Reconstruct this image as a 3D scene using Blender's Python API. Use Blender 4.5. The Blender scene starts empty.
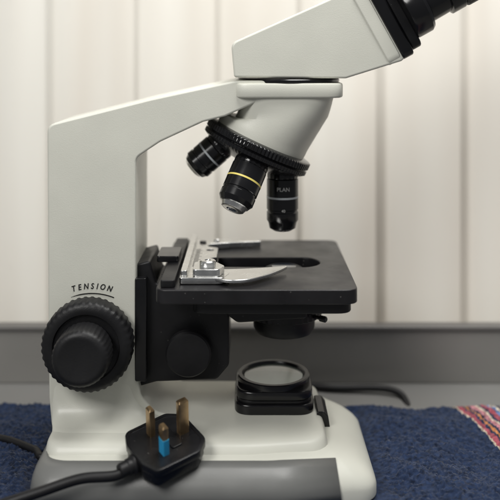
import bpy, bmesh, math, random
from mathutils import Vector, Matrix, noise
random.seed(7)
S=0.0007; D=850.0; HZ=52.0; TAB=396.0
def W(X,y,h): return Vector(((X-250)*S, y*S, (TAB-h)*S))
def U(u,v,y):
    k=(D+y)/D
    return (250+(u-250)*k, (v-HZ)*k)
def UW(u,v,y):
    X,h=U(u,v,y); return W(X,y,h)
scn=bpy.context.scene
scn.view_settings.view_transform='Standard'
col=scn.collection
WL={}
# ---------------------------------------------------------------- materials
def mat(name, color, rough=0.5, metal=0.0, nscale=0, namt=0.0, bump=0.0, bscale=900, spec=0.5, rvar=0.0, coat=0.0, dust=0.0):
    m=bpy.data.materials.new(name); m.use_nodes=True
    nt=m.node_tree; b=nt.nodes['Principled BSDF']
    b.inputs['Base Color'].default_value=(*color,1)
    b.inputs['Roughness'].default_value=rough
    b.inputs['Metallic'].default_value=metal
    b.inputs['Specular IOR Level'].default_value=spec
    b.inputs['Coat Weight'].default_value=coat
    b.inputs['Coat Roughness'].default_value=0.15
    tc=nt.nodes.new('ShaderNodeTexCoord'); src=None
    if namt>0 or rvar>0:
        n=nt.nodes.new('ShaderNodeTexNoise'); n.inputs['Scale'].default_value=nscale or 30
        n.inputs['Detail'].default_value=6
        nt.links.new(tc.outputs['Object'],n.inputs['Vector'])
        if namt>0:
            mr=nt.nodes.new('ShaderNodeMapRange'); mr.inputs['To Min'].default_value=1-namt; mr.inputs['To Max'].default_value=1+namt
            mr.inputs['From Min'].default_value=0.3; mr.inputs['From Max'].default_value=0.7
            nt.links.new(n.outputs['Fac'],mr.inputs['Value'])
            vm=nt.nodes.new('ShaderNodeVectorMath'); vm.operation='SCALE'
            vm.inputs[0].default_value=color
            nt.links.new(mr.outputs['Result'],vm.inputs['Scale'])
            nt.links.new(vm.outputs['Vector'],b.inputs['Base Color']); src=vm.outputs['Vector']
        if rvar>0:
            mr=nt.nodes.new('ShaderNodeMapRange'); mr.inputs['To Min'].default_value=max(0.02,rough-rvar); mr.inputs['To Max'].default_value=rough+rvar
            mr.inputs['From Min'].default_value=0.3; mr.inputs['From Max'].default_value=0.7
            nt.links.new(n.outputs['Fac'],mr.inputs['Value']); nt.links.new(mr.outputs['Result'],b.inputs['Roughness'])
    if dust>0 and src is not None:
        vo=nt.nodes.new('ShaderNodeTexVoronoi'); vo.inputs['Scale'].default_value=230; vo.inputs['Randomness'].default_value=1
        nt.links.new(tc.outputs['Object'],vo.inputs['Vector'])
        sepc=nt.nodes.new('ShaderNodeSeparateColor'); nt.links.new(vo.outputs['Color'],sepc.inputs[0])
        th=nt.nodes.new('ShaderNodeMath'); th.operation='MULTIPLY'; th.inputs[1].default_value=0.11; nt.links.new(sepc.outputs[0],th.inputs[0])
        lt=nt.nodes.new('ShaderNodeMath'); lt.operation='LESS_THAN'; nt.links.new(vo.outputs['Distance'],lt.inputs[0]); nt.links.new(th.outputs[0],lt.inputs[1])
        sc=nt.nodes.new('ShaderNodeMath'); sc.operation='MULTIPLY'; sc.inputs[1].default_value=dust; nt.links.new(lt.outputs[0],sc.inputs[0])
        mix=nt.nodes.new('ShaderNodeMix'); mix.data_type='RGBA'; nt.links.new(sc.outputs[0],mix.inputs[0]); nt.links.new(src,mix.inputs[6]); mix.inputs[7].default_value=(.45,.43,.4,1)
        nt.links.new(mix.outputs[2],b.inputs['Base Color'])
    if bump>0:
        n2=nt.nodes.new('ShaderNodeTexNoise'); n2.inputs['Scale'].default_value=bscale; n2.inputs['Detail'].default_value=3
        nt.links.new(tc.outputs['Object'],n2.inputs['Vector'])
        bp=nt.nodes.new('ShaderNodeBump'); bp.inputs['Strength'].default_value=bump; bp.inputs['Distance'].default_value=0.0004
        nt.links.new(n2.outputs['Fac'],bp.inputs['Height']); nt.links.new(bp.outputs['Normal'],b.inputs['Normal'])
    return m
M_white=mat('ivory_enamel',(0.645,0.645,0.575),0.42,nscale=25,namt=0.035,bump=0.16,bscale=1500,rvar=0.06,coat=0.08)
M_grey=mat('grey_enamel',(0.16,0.162,0.156),0.36,nscale=40,namt=0.06,bump=0.15,bscale=1500,rvar=0.06)
M_black=mat('black_plastic',(0.008,0.008,0.009),0.42,nscale=60,namt=0.2,bump=0.2,bscale=1400,rvar=0.08,spec=.35,dust=.08)
M_plug=mat('plug_black',(0.008,0.008,0.009),0.27,nscale=60,namt=0.2,bump=0.1,bscale=1400,rvar=0.08,spec=.5,dust=.10)
M_blackg=mat('black_lacquer',(0.006,0.006,0.007),0.2,nscale=60,namt=0.1,rvar=0.06,spec=.45)
M_rubber=mat('black_rubber',(0.008,0.008,0.009),0.48,nscale=60,namt=0.2,rvar=0.05,spec=.35,bump=.2,bscale=1200)
M_knob=mat('knob_black',(0.008,0.008,0.009),0.50,nscale=60,namt=0.2,rvar=0.06,spec=.4,bump=.25,bscale=1200)
M_stage=mat('stage_black',(0.012,0.0115,0.013),0.34,nscale=45,namt=0.25,bump=0.15,bscale=2000,rvar=0.1,spec=.4,dust=.22)
M_steel=mat('steel',(0.72,0.72,0.71),0.25,1.0,nscale=90,namt=0.1,rvar=0.08)
M_brass=mat('brass',(0.52,0.36,0.20),0.38,1.0,nscale=120,namt=0.25,rvar=0.1)
M_yellow=mat('yellow_band',(0.72,0.60,0.16),0.4)
M_lblue=mat('pale_band',(0.45,0.48,0.50),0.35)
M_blue=mat('blue_sleeve',(0.03,0.33,0.62),0.4,nscale=80,namt=0.1)
M_ink=mat('black_ink',(0.012,0.012,0.012),0.5)
M_wink=mat('white_ink',(0.38,0.38,0.37),0.5)
M_glass=mat('frosted_lens',(0.16,0.19,0.17),0.10,nscale=30,namt=0.1,coat=1.0)
M_dglass=mat('dark_lens',(0.02,0.03,0.05),0.05,coat=1.0)
M_table=mat('grey_laminate',(0.20,0.197,0.19),0.4,nscale=12,namt=0.06,bump=0.1,rvar=0.1)
M_panel=mat('grey_panel',(0.235,0.228,0.215),0.35,nscale=8,namt=0.08,rvar=0.1)
M_panelt=mat('dark_trim',(0.115,0.11,0.105),0.4,nscale=8,namt=0.08)
# ---------------------------------------------------------------- object helpers
def empty(name,loc):
    o=bpy.data.objects.new(name,None); o.empty_display_size=0.02; col.objects.link(o)
    o.location=loc; WL[o]=Vector(loc); return o
def place(name, bm, mats, parent=None, sharp=None, smooth=True, bevel=0, seg=3, wn=False):
    if sharp is not None:
        a=math.radians(sharp)
        for e in bm.edges:
            if len(e.link_faces)==2 and e.calc_face_angle(0)>a: e.smooth=False
    for f in bm.faces: f.smooth=smooth
    me=bpy.data.meshes.new(name)
    vs=[v.co for v in bm.verts]
    c=Vector([(min(v[i] for v in vs)+max(v[i] for v in vs))/2 for i in range(3)])
    for v in bm.verts: v.co=v.co-c
    bm.to_mesh(me); bm.free()
    for m in (mats if isinstance(mats,(list,tuple)) else [mats]): me.materials.append(m)
    o=bpy.data.objects.new(name,me); col.objects.link(o); o.location=c; WL[o]=c.copy()
    if parent is not None:
        o.parent=parent; o.matrix_parent_inverse=Matrix.Translation(-WL[parent])
    if bevel>0:
        b=o.modifiers.new('bevel','BEVEL'); b.width=bevel*S; b.segments=seg; b.limit_method='ANGLE'; b.angle_limit=math.radians(35)
        wn=True
    if wn:
        w=o.modifiers.new('wn','WEIGHTED_NORMAL'); w.keep_sharp=True
    return o
def fillet(pts, n=6):
    out=[]; N=len(pts)
    for i in range(N):
        p=Vector(pts[i][:2]); r=pts[i][2] if len(pts[i])>2 else 0
        if r<=0: out.append((p.x,p.y)); continue
        a=Vector(pts[i-1][:2])-p; b=Vector(pts[(i+1)%N][:2])-p
        la,lb=a.length,b.length; a.normalize(); b.normalize()
        ang=a.angle(b); 
        if abs(ang-math.pi)<0.02: out.append((p.x,p.y)); continue
        t=min(r/math.tan(ang/2), la*0.49, lb*0.49)
        p1=p+a*t; p2=p+b*t
        for k in range(n+1):
            s=k/n
            q=p1*(1-s)**2+p*2*s*(1-s)+p2*s*s
            out.append((q.x,q.y))
    return out
def add_prism(bm, pts, fn0, fn1, mi=0):
    v0=[bm.verts.new(fn0(*p)) for p in pts]; v1=[bm.verts.new(fn1(*p)) for p in pts]
    n=len(pts); fs=[]
    fs.append(bm.faces.new(v0)); fs.append(bm.faces.new(v1[::-1]))
    for i in range(n): fs.append(bm.faces.new((v0[i],v1[i],v1[(i+1)%n],v0[(i+1)%n])))
    for f in fs: f.material_index=mi
def recalc(bm): bmesh.ops.recalc_face_normals(bm, faces=bm.faces)
def xh_prism(name, pts, y0, y1, m, parent, bevel=3, seg=4):
    bm=bmesh.new(); add_prism(bm, pts, lambda X,h:W(X,y0,h), lambda X,h:W(X,y1,h)); recalc(bm)
    return place(name,bm,m,parent,bevel=bevel,seg=seg)
def xy_prism(name, pts, h0, h1, m, parent, bevel=3, seg=3):
    bm=bmesh.new(); add_prism(bm, pts, lambda X,y:W(X,y,h0), lambda X,y:W(X,y,h1)); recalc(bm)
    return place(name,bm,m,parent,bevel=bevel,seg=seg)
def rrect(x0,x1,y0,y1,r,n=6): return fillet([(x0,y0,r),(x1,y0,r),(x1,y1,r),(x0,y1,r)],n)
def frame(axis):
    a=Vector(axis).normalized(); t=Vector((0,0,1)) if abs(a.z)<0.9 else Vector((1,0,0))
    e1=a.cross(t).normalized(); e2=a.cross(e1); return a,e1,e2
def add_rev(bm, prof, O, axis, seg=64, cap0=True, cap1=True):
    a,e1,e2=frame(axis); prev=None
    for i,p in enumerate(prof):
        r,t=p[0],p[1]; kn=p[3] if len(p)>3 else 0
        if r<=0: ring=[bm.verts.new(O+a*t*S)]
        else:
            ring=[]
            for k in range(seg):
                rr=r+(kn if (k//2)%2 else 0); th=2*math.pi*k/seg
                ring.append(bm.verts.new(O+a*t*S+(e1*math.cos(th)+e2*math.sin(th))*rr*S))
        if prev is None:
            if cap0 and len(ring)>1: bm.faces.new(ring[::-1]).material_index=p[2] if len(p)>2 else 0
        else:
            mi=p[2] if len(p)>2 else 0
            for k in range(seg):
                k2=(k+1)%seg
                if len(prev)==1 and len(ring)==1: break
                if len(prev)==1: f=bm.faces.new((prev[0],ring[k],ring[k2]))
                elif len(ring)==1: f=bm.faces.new((prev[k],ring[0],prev[k2]))
                else: f=bm.faces.new((prev[k],ring[k],ring[k2],prev[k2]))
                f.material_index=mi
        prev=ring
    if cap1 and len(prev)>1: bm.faces.new(prev).material_index=prof[-1][2] if len(prof[-1])>2 else 0
def revolve(name, prof, O, axis, m, parent, seg=64, sharp=32):
    bm=bmesh.new(); add_rev(bm,prof,O,axis,seg); recalc(bm)
    return place(name,bm,m,parent,sharp=sharp)
def add_loft(bm, rings, mi=0, caps=True):
    vr=[[bm.verts.new(p) for p in r] for r in rings]; n=len(vr[0])
    for a,b in zip(vr[:-1],vr[1:]):
        for i in range(n): bm.faces.new((a[i],b[i],b[(i+1)%n],a[(i+1)%n])).material_index=mi
    if caps: bm.faces.new(vr[0][::-1]).material_index=mi; bm.faces.new(vr[-1]).material_index=mi
def catmull(P, n=10):
    P=[Vector(p) for p in P]; Q=[P[0]*2-P[1]]+P+[P[-1]*2-P[-2]]; out=[]
    for i in range(1,len(Q)-2):
        for k in range(n):
            t=k/n; p0,p1,p2,p3=Q[i-1:i+3]
            out.append(0.5*((2*p1)+(-p0+p2)*t+(2*p0-5*p1+4*p2-p3)*t*t+(-p0+3*p1-3*p2+p3)*t**3))
    out.append(P[-1]); return out
def tube(name, P, r, m, parent=None, seg=14, n=10):
    pts=catmull(P,n); bm=bmesh.new(); rings=[]; up=Vector((0.1,0.2,1)).normalized()
    for i,p in enumerate(pts):
        d=(pts[min(i+1,len(pts)-1)]-pts[max(i-1,0)]).normalized()
        e1=d.cross(up).normalized(); e2=d.cross(e1)
        rings.append([p+(e1*math.cos(2*math.pi*k/seg)+e2*math.sin(2*math.pi*k/seg))*r*S for k in range(seg)])
    add_loft(bm,rings); recalc(bm); return place(name,bm,m,parent,sharp=60)
def plate(name, loops, fn, thick, m, parent, bev=1.0, res=2):
    cu=bpy.data.curves.new('tmp','CURVE'); cu.dimensions='2D'; cu.fill_mode='BOTH'
    for L in loops:
        sp=cu.splines.new('POLY'); sp.points.add(len(L)-1)
        for i,p in enumerate(L): sp.points[i].co=(p[0],p[1],0,1)
        sp.use_cyclic_u=True
    cu.extrude=thick/2-bev; cu.bevel_depth=bev; cu.bevel_resolution=res; cu.offset=-bev
    t=bpy.data.objects.new('tmp',cu); col.objects.link(t)
    bpy.context.view_layer.update()
    me=bpy.data.meshes.new_from_object(t.evaluated_get(bpy.context.evaluated_depsgraph_get()))
    bpy.data.objects.remove(t)
    bm=bmesh.new(); bm.from_mesh(me); bpy.data.meshes.remove(me)
    bmesh.ops.remove_doubles(bm,verts=bm.verts,dist=0.001)
    for v in bm.verts: v.co=fn(v.co.x,v.co.y,v.co.z)
    for f in bm.faces: f.material_index=0
    recalc(bm)
    return place(name,bm,m,parent,sharp=50,wn=True)
def add_text(bm, txt, size, M, shear=0.0, mi=0, fat=0.012):
    cu=bpy.data.curves.new('t','FONT'); cu.body=txt; cu.size=size; cu.shear=shear; cu.align_x='CENTER'; cu.extrude=0.0
    cu.offset=fat*size
    t=bpy.data.objects.new('t',cu); col.objects.link(t); bpy.context.view_layer.update()
    me=bpy.data.meshes.new_from_object(t.evaluated_get(bpy.context.evaluated_depsgraph_get()))
    bpy.data.objects.remove(t)
    for v in me.vertices: v.co=M@v.co
    n0=len(bm.faces); bm.from_mesh(me); bpy.data.meshes.remove(me)
    bm.faces.ensure_lookup_table()
    for f in bm.faces[n0:]: f.material_index=mi

# ================================================================ MICROSCOPE
mic=empty('microscope',W(210,0,391))
mic['label']='ivory compound microscope with black stage and focus knob on blue towel'
mic['category']='microscope'
# ---- base: wide lower body, raised deck, flared column foot
def ring(h,x0,x1,yf,yb,r,n=10,off=0):
    nzf=0.86; nz=0.70
    pts=[(x0-off,-yf-off,r),(x0+(x1-x0)*0.72,-yf-off,60),(x1+off,-yf*nzf-off,r),(x1+off,yb*nz+off,r),(x0+(x1-x0)*0.72,yb+off,60),(x0-off,yb+off,r)]
    out=[]
    for a,b in fillet(pts,n):
        dr=max(0,a-312)
        hh=h+ (391-h)/35.0*(dr*0.10+0.0042*dr*dr+max(0,b+10)*0.10*min(1,dr/15))
        out.append(W(a,b,min(391,hh)))
    return out
lv=[(391,60,363,128,74,28),(378,60,363,128,74,28),(371,61,362,126,73,28),(365,63,359,121,70,27),(360.5,66,354,115,66,26),(357.5,70,347,108,61,24),(356,75,339,101,56,22),(355.5,82,328,92,49,20)]
bm=bmesh.new(); add_loft(bm,[ring(*l) for l in lv]); recalc(bm)
base=place('base',bm,M_white,mic,sharp=50)
bm=bmesh.new(); rings=[ring(*l,off=1.2) for l in [(390,)+lv[0][1:]]+lv[1:6]]
rings[-1]=[p+Vector((0,0,0.9*S)) for p in rings[-1]]
add_loft(bm,rings,caps=False)
bmesh.ops.bisect_plane(bm,geom=bm.verts[:]+bm.edges[:]+bm.faces[:],plane_co=W(328,0,380),plane_no=Vector((1,0,0.12)),clear_outer=True)
recalc(bm)
trim=place('side_trim',bm,M_grey,base,sharp=60)
sd=trim.modifiers.new('sol','SOLIDIFY'); sd.thickness=1.6*S; sd.offset=0
def dk(h,x0,x1,yf,yb,r): return [W(a,b,h) for a,b in fillet([(x0,-yf,r),(250,-yf,60),(x1,-yf+10,r+4),(x1,yb-4,r+4),(250,yb,60),(x0,yb,r)],8)]
bm=bmesh.new()
add_loft(bm,[dk(364,65,322,101,54,18),dk(356,66.3,321,99,53,18),dk(351.5,67,319.5,96,52,17),dk(349.6,67.7,318.6,94,51,17),dk(348.4,69,317,91.5,50,16),dk(347.8,71,315,88,48,15),dk(347.6,75,312,84,46,14)]); recalc(bm)
place('base_deck',bm,M_white,base,sharp=40)
# ---- arm
Y=45
pp=[(47,125,10),(150,99,90),(236,80.5,4),(285,80.5,3),(285,92,3),(262,100,6),(225,116.5,6),(203,122,4),(160,142,14),(136,158,9),(136,250,0)]
pts=[]
for p in pp:
    X,h=U(p[0],p[1],-Y); pts.append((X,h,p[2]))
pts+=[(142,300,20),(147,326,14),(160,340,18),(184,347,24),(218,349.5,0),(218,355,0),(62,355,0)]
for p in [(49,398,10),(48,300,0)]:
    X,h=U(p[0],p[1],-Y); pts.append((X,h,p[2]))
arm=xh_prism('arm',fillet(pts,8),-Y,Y,M_white,mic,bevel=5,seg=5)
def ft(h,x0,x1,yf,yb,r): return [W(a,b,h) for a,b in rrect(x0,x1,-yf,yb,r,8)]
bm=bmesh.new()
add_loft(bm,[ft(300,64,138,43.5,43.5,7),ft(318,60.5,141,45.3,45,7),ft(328,60.2,144,46.3,45.5,9),ft(336,60.4,149,48.6,46,11),ft(341,61,156,52.5,46.5,14),ft(344.5,62,165,58.5,47,17),ft(346.8,64,178,67,47.5,19),ft(347.9,66.5,194,77,48,20),ft(352,67,200,82,49,20)]); recalc(bm)
place('column_foot',bm,M_white,arm,sharp=60)
al=math.radians(24.6); ax=Vector((-math.sin(al),0,-math.cos(al))); e1=Vector((math.cos(al),0,-math.sin(al))); e2=Vector((0,-1,0))
C=W(258,0,93)
def hc(cx,h,rx,ry,n=128,e=2.0):
    o=[]
    for k in range(n):
        a=2*math.pi*k/n; c,s=math.cos(a),math.sin(a)
        q=(abs(c)**e+abs(s)**e)**(-1/e)
        o.append(W(cx+rx*q*c,-ry*q*s,h))
    return o
def tc_(t,r,n=128): return [C+ax*t*S+(e1*math.cos(2*math.pi*k/n)+e2*math.sin(2*math.pi*k/n))*r*S for k in range(n)]
bm=bmesh.new()
add_loft(bm,[hc(287,29.6,50.5,49.5,e=9),hc(287,30.2,51.6,51,e=9),hc(287,31.5,52,51.5,e=9),hc(287,41.5,52,51.5,e=9),hc(287,42.8,51.4,50.8,e=9),hc(287,43.4,50,49.5,e=9)]); recalc(bm)
place('head_seat',bm,M_white,arm,sharp=45)
bm=bmesh.new()
add_loft(bm,[hc(287,40,44.5,48,e=5),hc(287,45,44.3,48,e=4.6),hc(286,50,44.6,47.8,e=3.8),hc(284,57,45.3,47.6,e=3.1),hc(281.5,64,46,47.4,e=2.5),tc_(-16,47),tc_(-10,46.8),tc_(-6.5,46.5)])
recalc(bm)
place('nosepiece_housing',bm,M_white,arm,sharp=40)
# lettering TENSION
bm=bmesh.new(); cx,ch=U(92,352,-Y); R=60
for c,ad in zip("TENSION",(-16.4,-11.0,-5.3,0.1,4.4,9.2,15.4)):
    th=math.radians(ad)
    px=W(cx+R*math.sin(th),-Y-0.5,ch-R*math.cos(th))
    M=Matrix.Translation(px)@Matrix.Rotation(th,4,'Y')@Matrix.Rotation(math.pi/2,4,'X')@Matrix.Scale(S,4)@Matrix.Scale(0.80,4,Vector((1,0,0)))
    add_text(bm,c,7.6,M,shear=0.2,fat=.022)
r0=55.6
prev=None
for k in range(41):
    th=math.radians(-21+43*k/40); w=0.55*min(1,(k+3)/12)
    a=bm.verts.new(W(cx+(r0+w)*math.sin(th),-Y-0.5,ch-(r0+w)*math.cos(th))); b=bm.verts.new(W(cx+(r0-w)*math.sin(th),-Y-0.5,ch-(r0-w)*math.cos(th)))
    if prev: bm.faces.new((prev[0],a,b,prev[1]))
    prev=(a,b)
place('lettering',bm,M_ink,arm,smooth=False)
# ---- focus knobs
KO=W(100,-Y,271)
kn=revolve('focus_knob',[(29,-2),(29,4),(38,5),(40.3,7,0,.4),(41.3,9,0,.9),(41.3,24,0,.9),(40,27,0,.5),(37.5,28.5),(34,29.2),(31,28.8),(30,26),(27,25.5)],KO,(0,-1,0),M_rubber,mic,seg=160,sharp=60)
revolve('fine_focus_knob',[(23,24),(24,28,0,.2),(25.2,33,0,.5),(25.2,52,0,.5),(24.6,55.5,0,.25),(23.2,57.5),(21,58.6),(19,58.9),(17.5,58.4),(0,58.4)],KO,(0,-1,0),M_knob,kn,seg=140,sharp=60)
# ---- head
revolve('gasket',[(50,-1.0),(51,0),(51,2.2),(50,3.2)],W(288,0,29.0),(0,0,1),M_blackg,mic,seg=96)
Yh=47
pp=[(234,77.5,3),(231,43,9),(318,4,20),(360,-15,4),(366,-14,3),(405,58,4),(402,61,3),(346,78.5,5)]
pts=[]
for p in pp:
    X,h=U(p[0],p[1],-Yh); pts.append((X,h,p[2]))
head=xh_prism('head',fillet(pts,6),-Yh,Yh,M_white,mic,bevel=4.5,seg=4)
bd=math.radians(29); dv=Vector((math.cos(bd),0,math.sin(bd))); uv=Vector((-math.sin(bd),0,math.cos(bd)))
X,h=U(384,22,-Yh); FC=W(X-1,0,h)
def bf(x,y,z): return FC+dv*z*S+uv*x*S+Vector((0,1,0))*y*S
def bplate(name,x0,x1,y0,y1,z0,z1,r,m,par,bev):
    bm=bmesh.new(); add_prism(bm,rrect(x0,x1,y0,y1,r),lambda a,b:bf(a,b,z0),lambda a,b:bf(a,b,z1)); recalc(bm)
    return place(name,bm,m,par,bevel=bev,seg=3)
bplate('head_collar',-39.5,40,-48.6,48.6,-14,-1,8,M_white,head,1.5)
bino=bplate('binocular_body',-41,41,-51,51,0,12,10,M_blackg,mic,2)
bplate('mount_step',-38,38,-47,47,12.5,23,12,M_black,bino,2)
bplate('hinge_block',-31,31,-42,42,23.5,34,14,M_black,bino,3)
for sy in (-1,1):
    et=revolve('eyepiece_tube',[(27,22),(28,24),(28,38),(26,41),(21,43),(20.5,62),(23.5,63),(23.5,76),(22,78)],bf(-2,sy*43,0),dv,M_blackg,bino,seg=72)
    revolve('eyecup',[(22,78.3,0),(23.5,80,0,.5),(23.5,94,0,.5),(21.5,96),(22,112),(24,115),(20,116),(17,108,1),(0,108,1)],bf(-2,sy*43,0),dv,[M_rubber,M_dglass],et,seg=96)
# ---- nosepiece
tur=revolve('nosepiece',[(44,-7),(50,-6),(54,-5),(54.6,-4,0,.8),(54.6,1.5,0,.8),(53.5,2.2),(53,3.2),(54.4,4,0,.6),(54.4,7.5,0,.6),(52,9.5),(46,12),(34,17),(20,20),(0,21)],C,ax,M_blackg,mic,seg=360)
def objective(phi,L,mats,wid=1.0,t0=9,rad=31,tip=0.93):
    ph=math.radians(phi)
    rdir=e1*math.cos(ph)+e2*math.sin(ph)
    d=(ax*math.cos(al)+rdir*math.sin(al)).normalized()
    O=C+ax*t0*S+rdir*rad*S
    w=wid
    b0=L*0.46
    prof=[(12.5*w,-2,0),(12.5*w,5,0),(14.2*w,5.5,0),(14.6*w,7,0,.4),(14.6*w,11,0,.4),(14.2*w,12,0),(15.3*w,12.5,0)]
    prof+=[(15.3*w,b0,0),(15.45*w,b0+0.1,1),(15.45*w,b0+1.8,1),(15.3*w,b0+1.9,0)]
    prof+=[(15.3*w,L*0.66,0),(14.6*w,L*0.67,0),(14.6*w,L*0.70,0),(15.3*w,L*0.71,0),(15.3*w,L*0.83,0),(13.8*w,L*0.87,0),(12.6*w,L*tip,0),(11.5*w,L*tip+.6,2),(10*w,L*0.985,2),(8.5*w,L,2),(5*w,L,2),(4*w,L-1.5,3),(0,L-1.5,3)]
    o=revolve('objective',prof,O,d,mats,tur,seg=72)
    return o,O,d
oA,OA,dA=objective(0,64,[M_blackg,M_lblue,M_steel,M_dglass],1.03,tip=.96)
oB,OB,dB=objective(90,56,[M_blackg,M_yellow,M_steel,M_dglass],1.12,tip=.91)
oC,OC,dC=objective(182,45,[M_blackg,M_lblue,M_steel,M_dglass],1.02,tip=.93)
bm=bmesh.new(); rr=15.3*1.03+.2
add_text(bm,"PLAN",5.4,Matrix.Identity(4),fat=.01)
add_text(bm,"40",3.8,Matrix.Translation((0,-20.5,0)))
zt=OA.z-20*S
for v in bm.verts:
    a=v.co.x/rr+0.02; yv=v.co.y
    v.co=Vector((OA.x+rr*S*math.sin(a),OA.y-rr*S*math.cos(a),zt+(yv-3)*S))
place('lettering',bm,M_wink,oA,smooth=False)
# ---- stage bracket
brk=xh_prism('stage_bracket',fillet([(139,204,3),(154,200,3),(160,222,3),(230,222,3),(230,300,8),(218,314,6),(160,316,4),(139,322,4)],5),-36,36,M_black,mic,bevel=2.5)
revolve('bracket_knob',[(15,-2),(15,6),(20,7),(21.5,9),(21.5,16),(20,18),(17,18.6),(0,18.6)],W(192,-36,284),(0,-1,0),M_rubber,brk,seg=96)
xh_prism('rack_slide',fillet([(141,214,2),(152,214,2),(152,312,2),(141,312,2)],3),-46,-36.2,M_blackg,brk,bevel=1)
# ---- stage
def hf(h): return lambda x,y,z: W(x,y,h-z)
slot=[(218,-18)]+[(300+20*math.cos(t),20*math.sin(t)) for t in [math.radians(-80+160*k/16) for k in range(17)]]+[(218,18)]
stage=plate('stage',[rrect(166,346,-100,100,12),slot[::-1]],hf(216.5),13,M_stage,mic,bev=1.2)
plate('stage_underplate',[rrect(198,342,-88,88,14),[(230,-24),(318,-24),(318,24),(230,24)][::-1]],hf(229),12,M_black,stage,bev=1.2)
hold=plate('specimen_holder',[fillet([(186,-84,3),(226,-84,6),(232,-66,8),(222,-52,6),(216,-40,5),(210,-36,4),(210,-12,4),(217,-6,4),(217,34,4),(206,40,4),(206,50,4),(228,58,6),(262,64,3),(262,69,2),(222,74,6),(186,76,3)],5),[(209+4*math.cos(t),24+4*math.sin(t)) for t in [-2*math.pi*k/20 for k in range(20)]]],hf(206.4),6,M_steel,stage,bev=.8)
xy_prism('holder_block',fillet([(198,-82,4),(222,-82,6),(227,-68,6),(218,-52,5),(198,-52,4)],5),203.4,196.5,M_steel,hold,bevel=1)
xy_prism('holder_bar',rrect(187,193,-80,72,2),203.4,198,M_steel,hold,bevel=.8)
fing=[]
for k in range(25):
    t=k/24; fing.append((210+75*t, -78-19*math.sin(math.pi*min(1,t*0.98))+38*t*t))
for k in range(24,-1,-1):
    t=k/24; fing.append((212+73*t, -52-0*math.sin(math.pi*t)+13*t*t))
plate('specimen_clip',[fing],hf(205.4),3.2,M_steel,hold,bev=.8)
revolve('clip_screw',[(7,-2),(7.5,0),(7.5,4),(6.5,5),(3,5),(2.5,4),(0,4)],W(211,-67,196.5),(0,0,1),M_steel,hold,seg=48)
revolve('clip_screw',[(3.6,-2),(3.6,1.4),(3,2),(0,2)],W(200,56,203.3),(0,0,1),M_blackg,hold,seg=32)
revolve('clip_screw',[(3.2,-2),(3.2,1.4),(2.6,2),(0,2)],W(214,66,203.3),(0,0,1),M_steel,hold,seg=32)
rail=xy_prism('stage_rail',rrect(170,183,-94,78,3),209.9,203,M_black,stage,bevel=1)
bm=bmesh.new()
for k in range(28):
    y=-44+2.6*k; L=7 if k%5==0 else 4.5
    vs=[bm.verts.new(W(a,b,203.25)) for a,b in ((195,y),(195+L,y),(195+L,y+.7),(195,y+.7))]; bm.faces.new(vs)
place('scale_marks',bm,M_ink,hold,smooth=False)
xy_prism('travel_block',rrect(160,181,-30,10,3),203,197,M_blackg,stage,bevel=1)
# ---- condenser
cond=revolve('condenser',[(12,214,1),(16,214.5,0),(19,216,0),(19,236,0),(41,236.5,0),(42,238,0),(42,248,0),(41,249,0),(36,249.5,0),(37,250,0,.6),(37,261,0,.6),(36,262,0),(31,263,0),(30.5,273,0),(28,278,0),(23,280,0),(20,280,1),(0,280,1)],W(284,0,0),(0,0,-1),[M_black,M_dglass],mic,seg=144)
revolve('iris_lever',[(1.8,28),(1.8,44),(3,45),(3,51),(2,52)],W(284,0,257),(0.75,-0.65,0),M_blackg,cond,seg=16)
revolve('centring_screw',[(3,20),(3,46),(5,47),(5,54,0,.3),(4,55)],W(284,0,243),(-0.7,-0.7,0),M_blackg,cond,seg=32)
xh_prism('condenser_mount',fillet([(222,230,3),(304,230,3),(304,254,4),(238,258,8),(222,246,3)],4),-41,30,M_black,cond,bevel=2)
# ---- lamp housing
lamp=xy_prism('lamp_housing',rrect(235,312,-37,37,17,8),348.5,338,M_blackg,mic,bevel=2)
xy_prism('housing_neck',rrect(238,309,-34,34,16,8),338,335.2,M_black,lamp,bevel=.5)
xy_prism('housing_collar',rrect(236,311,-36,36,20,8),335,326,M_blackg,lamp,bevel=2.2)
bm=bmesh.new(); add_rev(bm,[(35,0),(36,1),(36,6),(35,7),(31.5,7),(30.5,5.5),(30,2.5)],W(273.5,0,327),(0,0,1),96); recalc(bm); place('lens_ring',bm,M_blackg,lamp,sharp=32)
revolve('lamp_lens',[(30.3,3),(29,4.4),(20,5.4),(10,6),(0,6.2)],W(273.5,0,327),(0,0,1),M_glass,lamp,seg=96)
sw=xh_prism('power_switch',fillet([(314,344.5,2),(321,344.5,3),(325,349,3),(327,362,2),(314,362,1)],4),-36,4,M_blackg,base,bevel=1)
tube('power_cord',[W(84,70,380),W(74,40,384),UW(46,455,-34),UW(35,450,-24),UW(12,441,-7),UW(-10,436,4),UW(-60,425,25)],3.6,M_rubber,mic)

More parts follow.
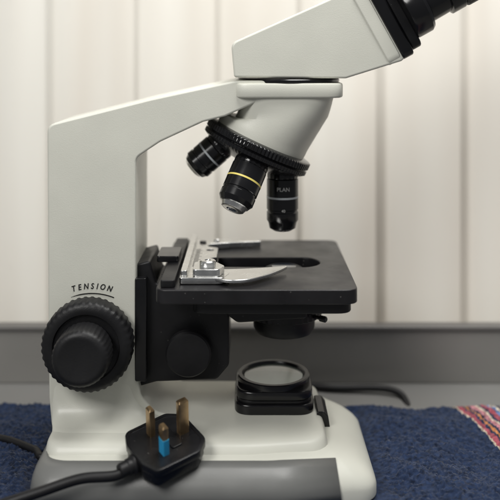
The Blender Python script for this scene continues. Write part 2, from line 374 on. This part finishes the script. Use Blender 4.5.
# ================================================================ PLUG
tilt=math.radians(16)
n=Vector((0.0,-math.sin(tilt),math.cos(tilt)))
ed=Vector((.80,.60,0)); ed=(ed-n*ed.dot(n)).normalized(); ln=ed.cross(n).normalized()
PO=W(*((lambda q:(q[0],-114,q[1]))(U(158,443,-114))))
PS=0.87
def pf(x,y,z): return PO+(ed*x*PS+ln*y*PS+n*z)*S
plug=empty('power_plug',pf(3,0,-18.5)); 
plug['label']='black three-pin power plug lying pins up on the microscope base'; plug['category']='plug'
shape=fillet([(-27,-16,5),(-20,-33,9),(28,-34,11),(43,-22,11),(43,22,11),(28,34,11),(-20,33,9),(-27,16,5)],6)
def shp(s): return [(x*s+3*(1-s),y*s) for x,y in shape]
bm=bmesh.new()
add_loft(bm,[[pf(x,y,z) for x,y in shp(s)] for s,z in ((.84,-18.5),(.92,-17.5),(.96,-14),(.95,-9),(.95,-7.4),(.985,-7),(1,-6.4),(1,-1.2),(.985,-.2),(.96,0),(.90,0),(.885,-.9),(.86,-.9))]); recalc(bm)
body=place('body',bm,M_plug,plug,sharp=40)
bm=bmesh.new(); add_prism(bm,rrect(8,20,-15,15,2.5,4),lambda a,b:pf(a,b,-1.2),lambda a,b:pf(a,b,.5)); recalc(bm)
place('fuse_carrier',bm,M_plug,plug,bevel=.5,seg=2)
def pin(px,py,w,d,segs):
    bm=bmesh.new(); z=-1.5
    for (z1,mi) in segs:
        e=0 if mi!=1 else .35
        add_prism(bm,rrect(px-d/2-e,px+d/2+e,py-w/2-e,py+w/2+e,1.0,3),lambda a,b,z=z:pf(a,b,z),lambda a,b,z1=z1:pf(a,b,z1),mi); z=z1
    r0=[pf(a,b,z) for a,b in rrect(px-d/2,px+d/2,py-w/2,py+w/2,1.0,3)]
    r1=[pf(a,b,z+1.6) for a,b in rrect(px-d/2+1.2,px+d/2-1.2,py-w/2+1.2,py+w/2-1.2,.8,3)]
    add_loft(bm,[r0,r1],0)
    recalc(bm)
    return place('pin',bm,[M_brass,M_blue,M_black],plug,sharp=40)
pin(1,-16,9,6,[(25,0)])
pin(-1,14,9,6,[(14,1),(25.5,0)])
pin(29,0,7,11,[(31,0)])
revolve('cord_grip',[(8,-3),(8.5,3),(7,5),(7,8),(6.2,9),(6.2,15),(5.4,16)],pf(-25,0,-10),-ed,M_rubber,plug,seg=32)
tube('cable',[pf(-32,0,-10),pf(-48,0,-12),UW(80,479,-138),UW(40,492,-144),UW(0,505,-148),UW(-60,524,-150)],4.3,M_rubber,plug)
c=tube('black_cable',[UW(300,384,150),UW(330,388,140),UW(375,388,135),UW(395,391,128),UW(404,398,118),UW(409,412,96),UW(408,425,70)],3.8,M_rubber)
c['label']='black cable looping over the grey desk behind the microscope'; c['category']='cable'

# ================================================================ TOWEL
bm=bmesh.new(); x0,x1,y0,y1=-70,640,-230,90; st=1.4
nx=int((x1-x0)/st); ny=int((y1-y0)/st)
def base_in(X,y):
    return max(0,min(1,(min(X-50,373-X,y+138,84-y)+8)/14))
for j in range(ny+1):
    for i in range(nx+1):
        X=x0+i*st; y=y0+j*st
        ye=y1-y; 
        p=Vector((X*.013,y*.013,0)); f=noise.noise(p)*5.5+(1-abs(noise.noise(Vector((X*.02+y*.012,y*.006,4)))) *3)*1.6+noise.noise(p*3.1)*2.6+noise.noise(p*9+Vector((5,5,5)))*1.3
        h=389.5-f
        b=base_in(X,y); h=h*(1-b)+393.2*b if b>0 else h
        t=noise.noise(Vector((X*.28,y*.28,3)))*2.0+noise.noise(Vector((X*.55,y*.55,8)))*1.4+random.uniform(-1.0,1.0)
        h-=t*(1-b)
        edge=min(ye,x1-X)
        if edge<7: h=h+(395.6-h)*(1-math.sqrt(max(0,1-(1-edge/7)**2)))
        h=min(h,395.6)
        yy=y+ (noise.noise(Vector((X*.02,0,9)))*6+noise.noise(Vector((X*.1,0,9)))*1.5)*max(0,1-ye/60)
        bm.verts.new(W(X+random.uniform(-.5,.5),yy+random.uniform(-.5,.5),h))
bm.verts.ensure_lookup_table()
for j in range(ny):
    for i in range(nx):
        a=j*(nx+1)+i; bm.faces.new([bm.verts[q] for q in (a,a+1,a+nx+2,a+nx+1)])
M_towel=mat('terry_cloth',(0.03,0.05,0.15),0.95,spec=0.08)
nt=M_towel.node_tree; b=nt.nodes['Principled BSDF']; b.inputs['Sheen Weight'].default_value=0.15; b.inputs['Sheen Roughness'].default_value=.5
ge=nt.nodes.new('ShaderNodeNewGeometry'); sp=nt.nodes.new('ShaderNodeSeparateXYZ'); nt.links.new(ge.outputs['Position'],sp.inputs[0])
m1=nt.nodes.new('ShaderNodeMath'); m1.operation='MULTIPLY_ADD'; m1.inputs[1].default_value=0.20; nt.links.new(sp.outputs['Y'],m1.inputs[0]); nt.links.new(sp.outputs['X'],m1.inputs[2])
nzz=nt.nodes.new('ShaderNodeTexNoise'); nzz.inputs['Scale'].default_value=600; nt.links.new(ge.outputs['Position'],nzz.inputs['Vector'])
m3=nt.nodes.new('ShaderNodeMath'); m3.operation='MULTIPLY_ADD'; m3.inputs[1].default_value=4*S; nt.links.new(nzz.outputs['Fac'],m3.inputs[0]); nt.links.new(m1.outputs[0],m3.inputs[2])
mr=nt.nodes.new('ShaderNodeMapRange'); mr.inputs['From Min'].default_value=241*S; mr.inputs['From Max'].default_value=341*S; nt.links.new(m3.outputs[0],mr.inputs['Value'])
cr=nt.nodes.new('ShaderNodeValToRGB'); cr.color_ramp.interpolation='CONSTANT'; nt.links.new(mr.outputs[0],cr.inputs[0])
navy=(0.015,0.025,0.056,1); red=(0.26,0.06,0.08,1); cream=(0.42,0.36,0.28,1); lb=(0.09,0.15,0.30,1); pk=(0.34,0.15,0.17,1); orr=(0.38,0.16,0.06,1)
stops=[(0,navy),(0.03,cream),(0.05,red),(0.10,navy),(0.13,orr),(0.16,navy),(0.19,pk),(0.25,cream),(0.27,navy),(0.31,red),(0.37,lb),(0.41,cream),(0.44,navy),(0.52,pk),(0.58,cream),(0.62,red),(0.68,navy)]
el=cr.color_ramp.elements; el[0].position=0; el[0].color=navy; el[1].position=stops[1][0]; el[1].color=stops[1][1]
for p_,c_ in stops[2:]: e=el.new(p_); e.color=c_
n4=nt.nodes.new('ShaderNodeTexNoise'); n4.inputs['Scale'].default_value=300; n4.inputs['Detail'].default_value=5; nt.links.new(ge.outputs['Position'],n4.inputs['Vector'])
mr4=nt.nodes.new('ShaderNodeMapRange'); mr4.inputs['From Min'].default_value=.3; mr4.inputs['From Max'].default_value=.7; mr4.inputs['To Min'].default_value=.45; mr4.inputs['To Max'].default_value=1.7; nt.links.new(n4.outputs['Fac'],mr4.inputs['Value'])
vm=nt.nodes.new('ShaderNodeVectorMath'); vm.operation='SCALE'; nt.links.new(cr.outputs['Color'],vm.inputs[0]); nt.links.new(mr4.outputs[0],vm.inputs['Scale']); nt.links.new(vm.outputs['Vector'],b.inputs['Base Color'])
tow=place('towel',bm,M_towel)
tow['label']='navy blue terry towel with striped border spread on the grey desk'; tow['category']='towel'

# ================================================================ SETTING
bm=bmesh.new(); add_prism(bm,[(-500,-500),(1000,-500),(1000,500),(-500,500)],lambda a,b:W(a,b,396),lambda a,b:W(a,b,420)); recalc(bm)
t=place('desk_top',bm,M_table,bevel=1); t['kind']='structure'
bm=bmesh.new(); add_prism(bm,[(-500,165),(1000,165),(1000,178),(-500,178)],lambda a,b:W(a,b,396),lambda a,b:W(a,b,334)); recalc(bm)
pn=place('desk_panel',bm,M_panel,bevel=1.5); pn['label']='low grey panel standing along the desk edge before the blind'; pn['category']='panel'
bm=bmesh.new(); add_prism(bm,[(-500,162.5),(1000,162.5),(1000,181),(-500,181)],lambda a,b:W(a,b,334),lambda a,b:W(a,b,327)); recalc(bm)
place('panel_trim',bm,M_panelt,pn,bevel=2)
M_bl=bpy.data.materials.new('blind_fabric'); M_bl.use_nodes=True; nt=M_bl.node_tree; nt.nodes.clear()
out=nt.nodes.new('ShaderNodeOutputMaterial'); mx=nt.nodes.new('ShaderNodeMixShader'); di=nt.nodes.new('ShaderNodeBsdfDiffuse'); tl=nt.nodes.new('ShaderNodeBsdfTranslucent')
mx.inputs[0].default_value=.2; nt.links.new(di.outputs[0],mx.inputs[1]); nt.links.new(tl.outputs[0],mx.inputs[2]); nt.links.new(mx.outputs[0],out.inputs[0])
mp=nt.nodes.new('ShaderNodeMapping'); mp.inputs['Scale'].default_value=(22,22,1.8); nz=nt.nodes.new('ShaderNodeTexNoise'); nz.inputs['Scale'].default_value=1; nz.inputs['Detail'].default_value=1.5
ge=nt.nodes.new('ShaderNodeNewGeometry')
nt.links.new(ge.outputs['Position'],mp.inputs[0]); nt.links.new(mp.outputs[0],nz.inputs['Vector'])
cr=nt.nodes.new('ShaderNodeValToRGB'); cr.color_ramp.elements[0].position=.3; cr.color_ramp.elements[1].position=.7
cr.color_ramp.elements[0].color=(0.68,0.635,0.57,1); cr.color_ramp.elements[1].color=(0.78,0.76,0.705,1)
nt.links.new(nz.outputs['Fac'],cr.inputs[0]); nt.links.new(cr.outputs[0],di.inputs[0]); nt.links.new(cr.outputs[0],tl.inputs[0])
bl=empty('vertical_blind',W(250,236,396)); bl['label']='pale cream vertical fabric blind hanging behind the desk, lit from behind'; bl['category']='window blind'
per=101.6; k=(D+236)/D
cen=[250+(418-250)*k+(i-4)*per+random.uniform(-13,13) for i in range(-4,9)]
for i,cx in enumerate(cen):
    xl=(cen[i-1]+cx)/2 if i>0 else cx-per/2
    xr=(cen[i+1]+cx)/2 if i<len(cen)-1 else cx+per/2
    xl-=random.uniform(3,12); xr+=random.uniform(2,5)
    bm=bmesh.new(); N=30; v0=[];v1=[]
    tw=random.uniform(.7,1.3); bow=random.uniform(3,8); wb=random.uniform(1.0,2.6); ph=random.uniform(0,6)
    off=(i%2)*1.0
    for q in range(N+1):
        s=-1+2*q/N; X=xl+(xr-xl)*(s+1)/2; y=236+off+tw*s-bow*(1-s*s)*.6+wb*math.sin(ph+s*4)*(1-s*s)
        v0.append(bm.verts.new(W(X,y,395.9))); v1.append(bm.verts.new(W(X,y,-200)))
    for q in range(N): bm.faces.new((v0[q],v0[q+1],v1[q+1],v1[q]))
    place('slat',bm,M_bl,bl)

# ================================================================ LIGHT
w=bpy.data.worlds.new('World'); scn.world=w; w.use_nodes=True
w.node_tree.nodes['Background'].inputs[0].default_value=(0.95,0.97,1,1); w.node_tree.nodes['Background'].inputs[1].default_value=0.16
def area(name,loc,target,sx,sy,E,colr):
    l=bpy.data.lights.new(name,'AREA'); l.shape='RECTANGLE'; l.size=sx; l.size_y=sy; l.energy=E; l.color=colr
    o=bpy.data.objects.new(name,l); col.objects.link(o); o.location=loc
    o.rotation_euler=(Vector(target)-Vector(loc)).to_track_quat('-Z','Y').to_euler(); return o
area('ceiling_light',(0.18,-0.06,0.80),(0.04,0,0.12),0.55,0.3,6.9,(1,0.99,0.96))
area('front_fill_light',(-0.50,-0.80,0.82),(0,0,0.2),0.4,0.4,7.2,(1,0.985,0.955))  # added fill lamp at front left of the camera, not an actual window
area('window_backlight',(0.34,0.75,0.28),(0.20,0.16,0.2),1.0,0.8,11.5,(1,0.975,0.93))
# ================================================================ CAMERA
cam=bpy.data.cameras.new('camera'); co=bpy.data.objects.new('camera',cam); col.objects.link(co)
co.location=(0,-D*S,TAB*S); co.rotation_euler=(math.pi/2,0,0)
cam.sensor_width=36; cam.lens=36*D/500; cam.shift_y=-(250-HZ)/500; cam.clip_start=0.02; cam.clip_end=50
cam.dof.use_dof=True; cam.dof.focus_distance=(D-60)*S; cam.dof.aperture_fstop=4.5
scn.camera=co
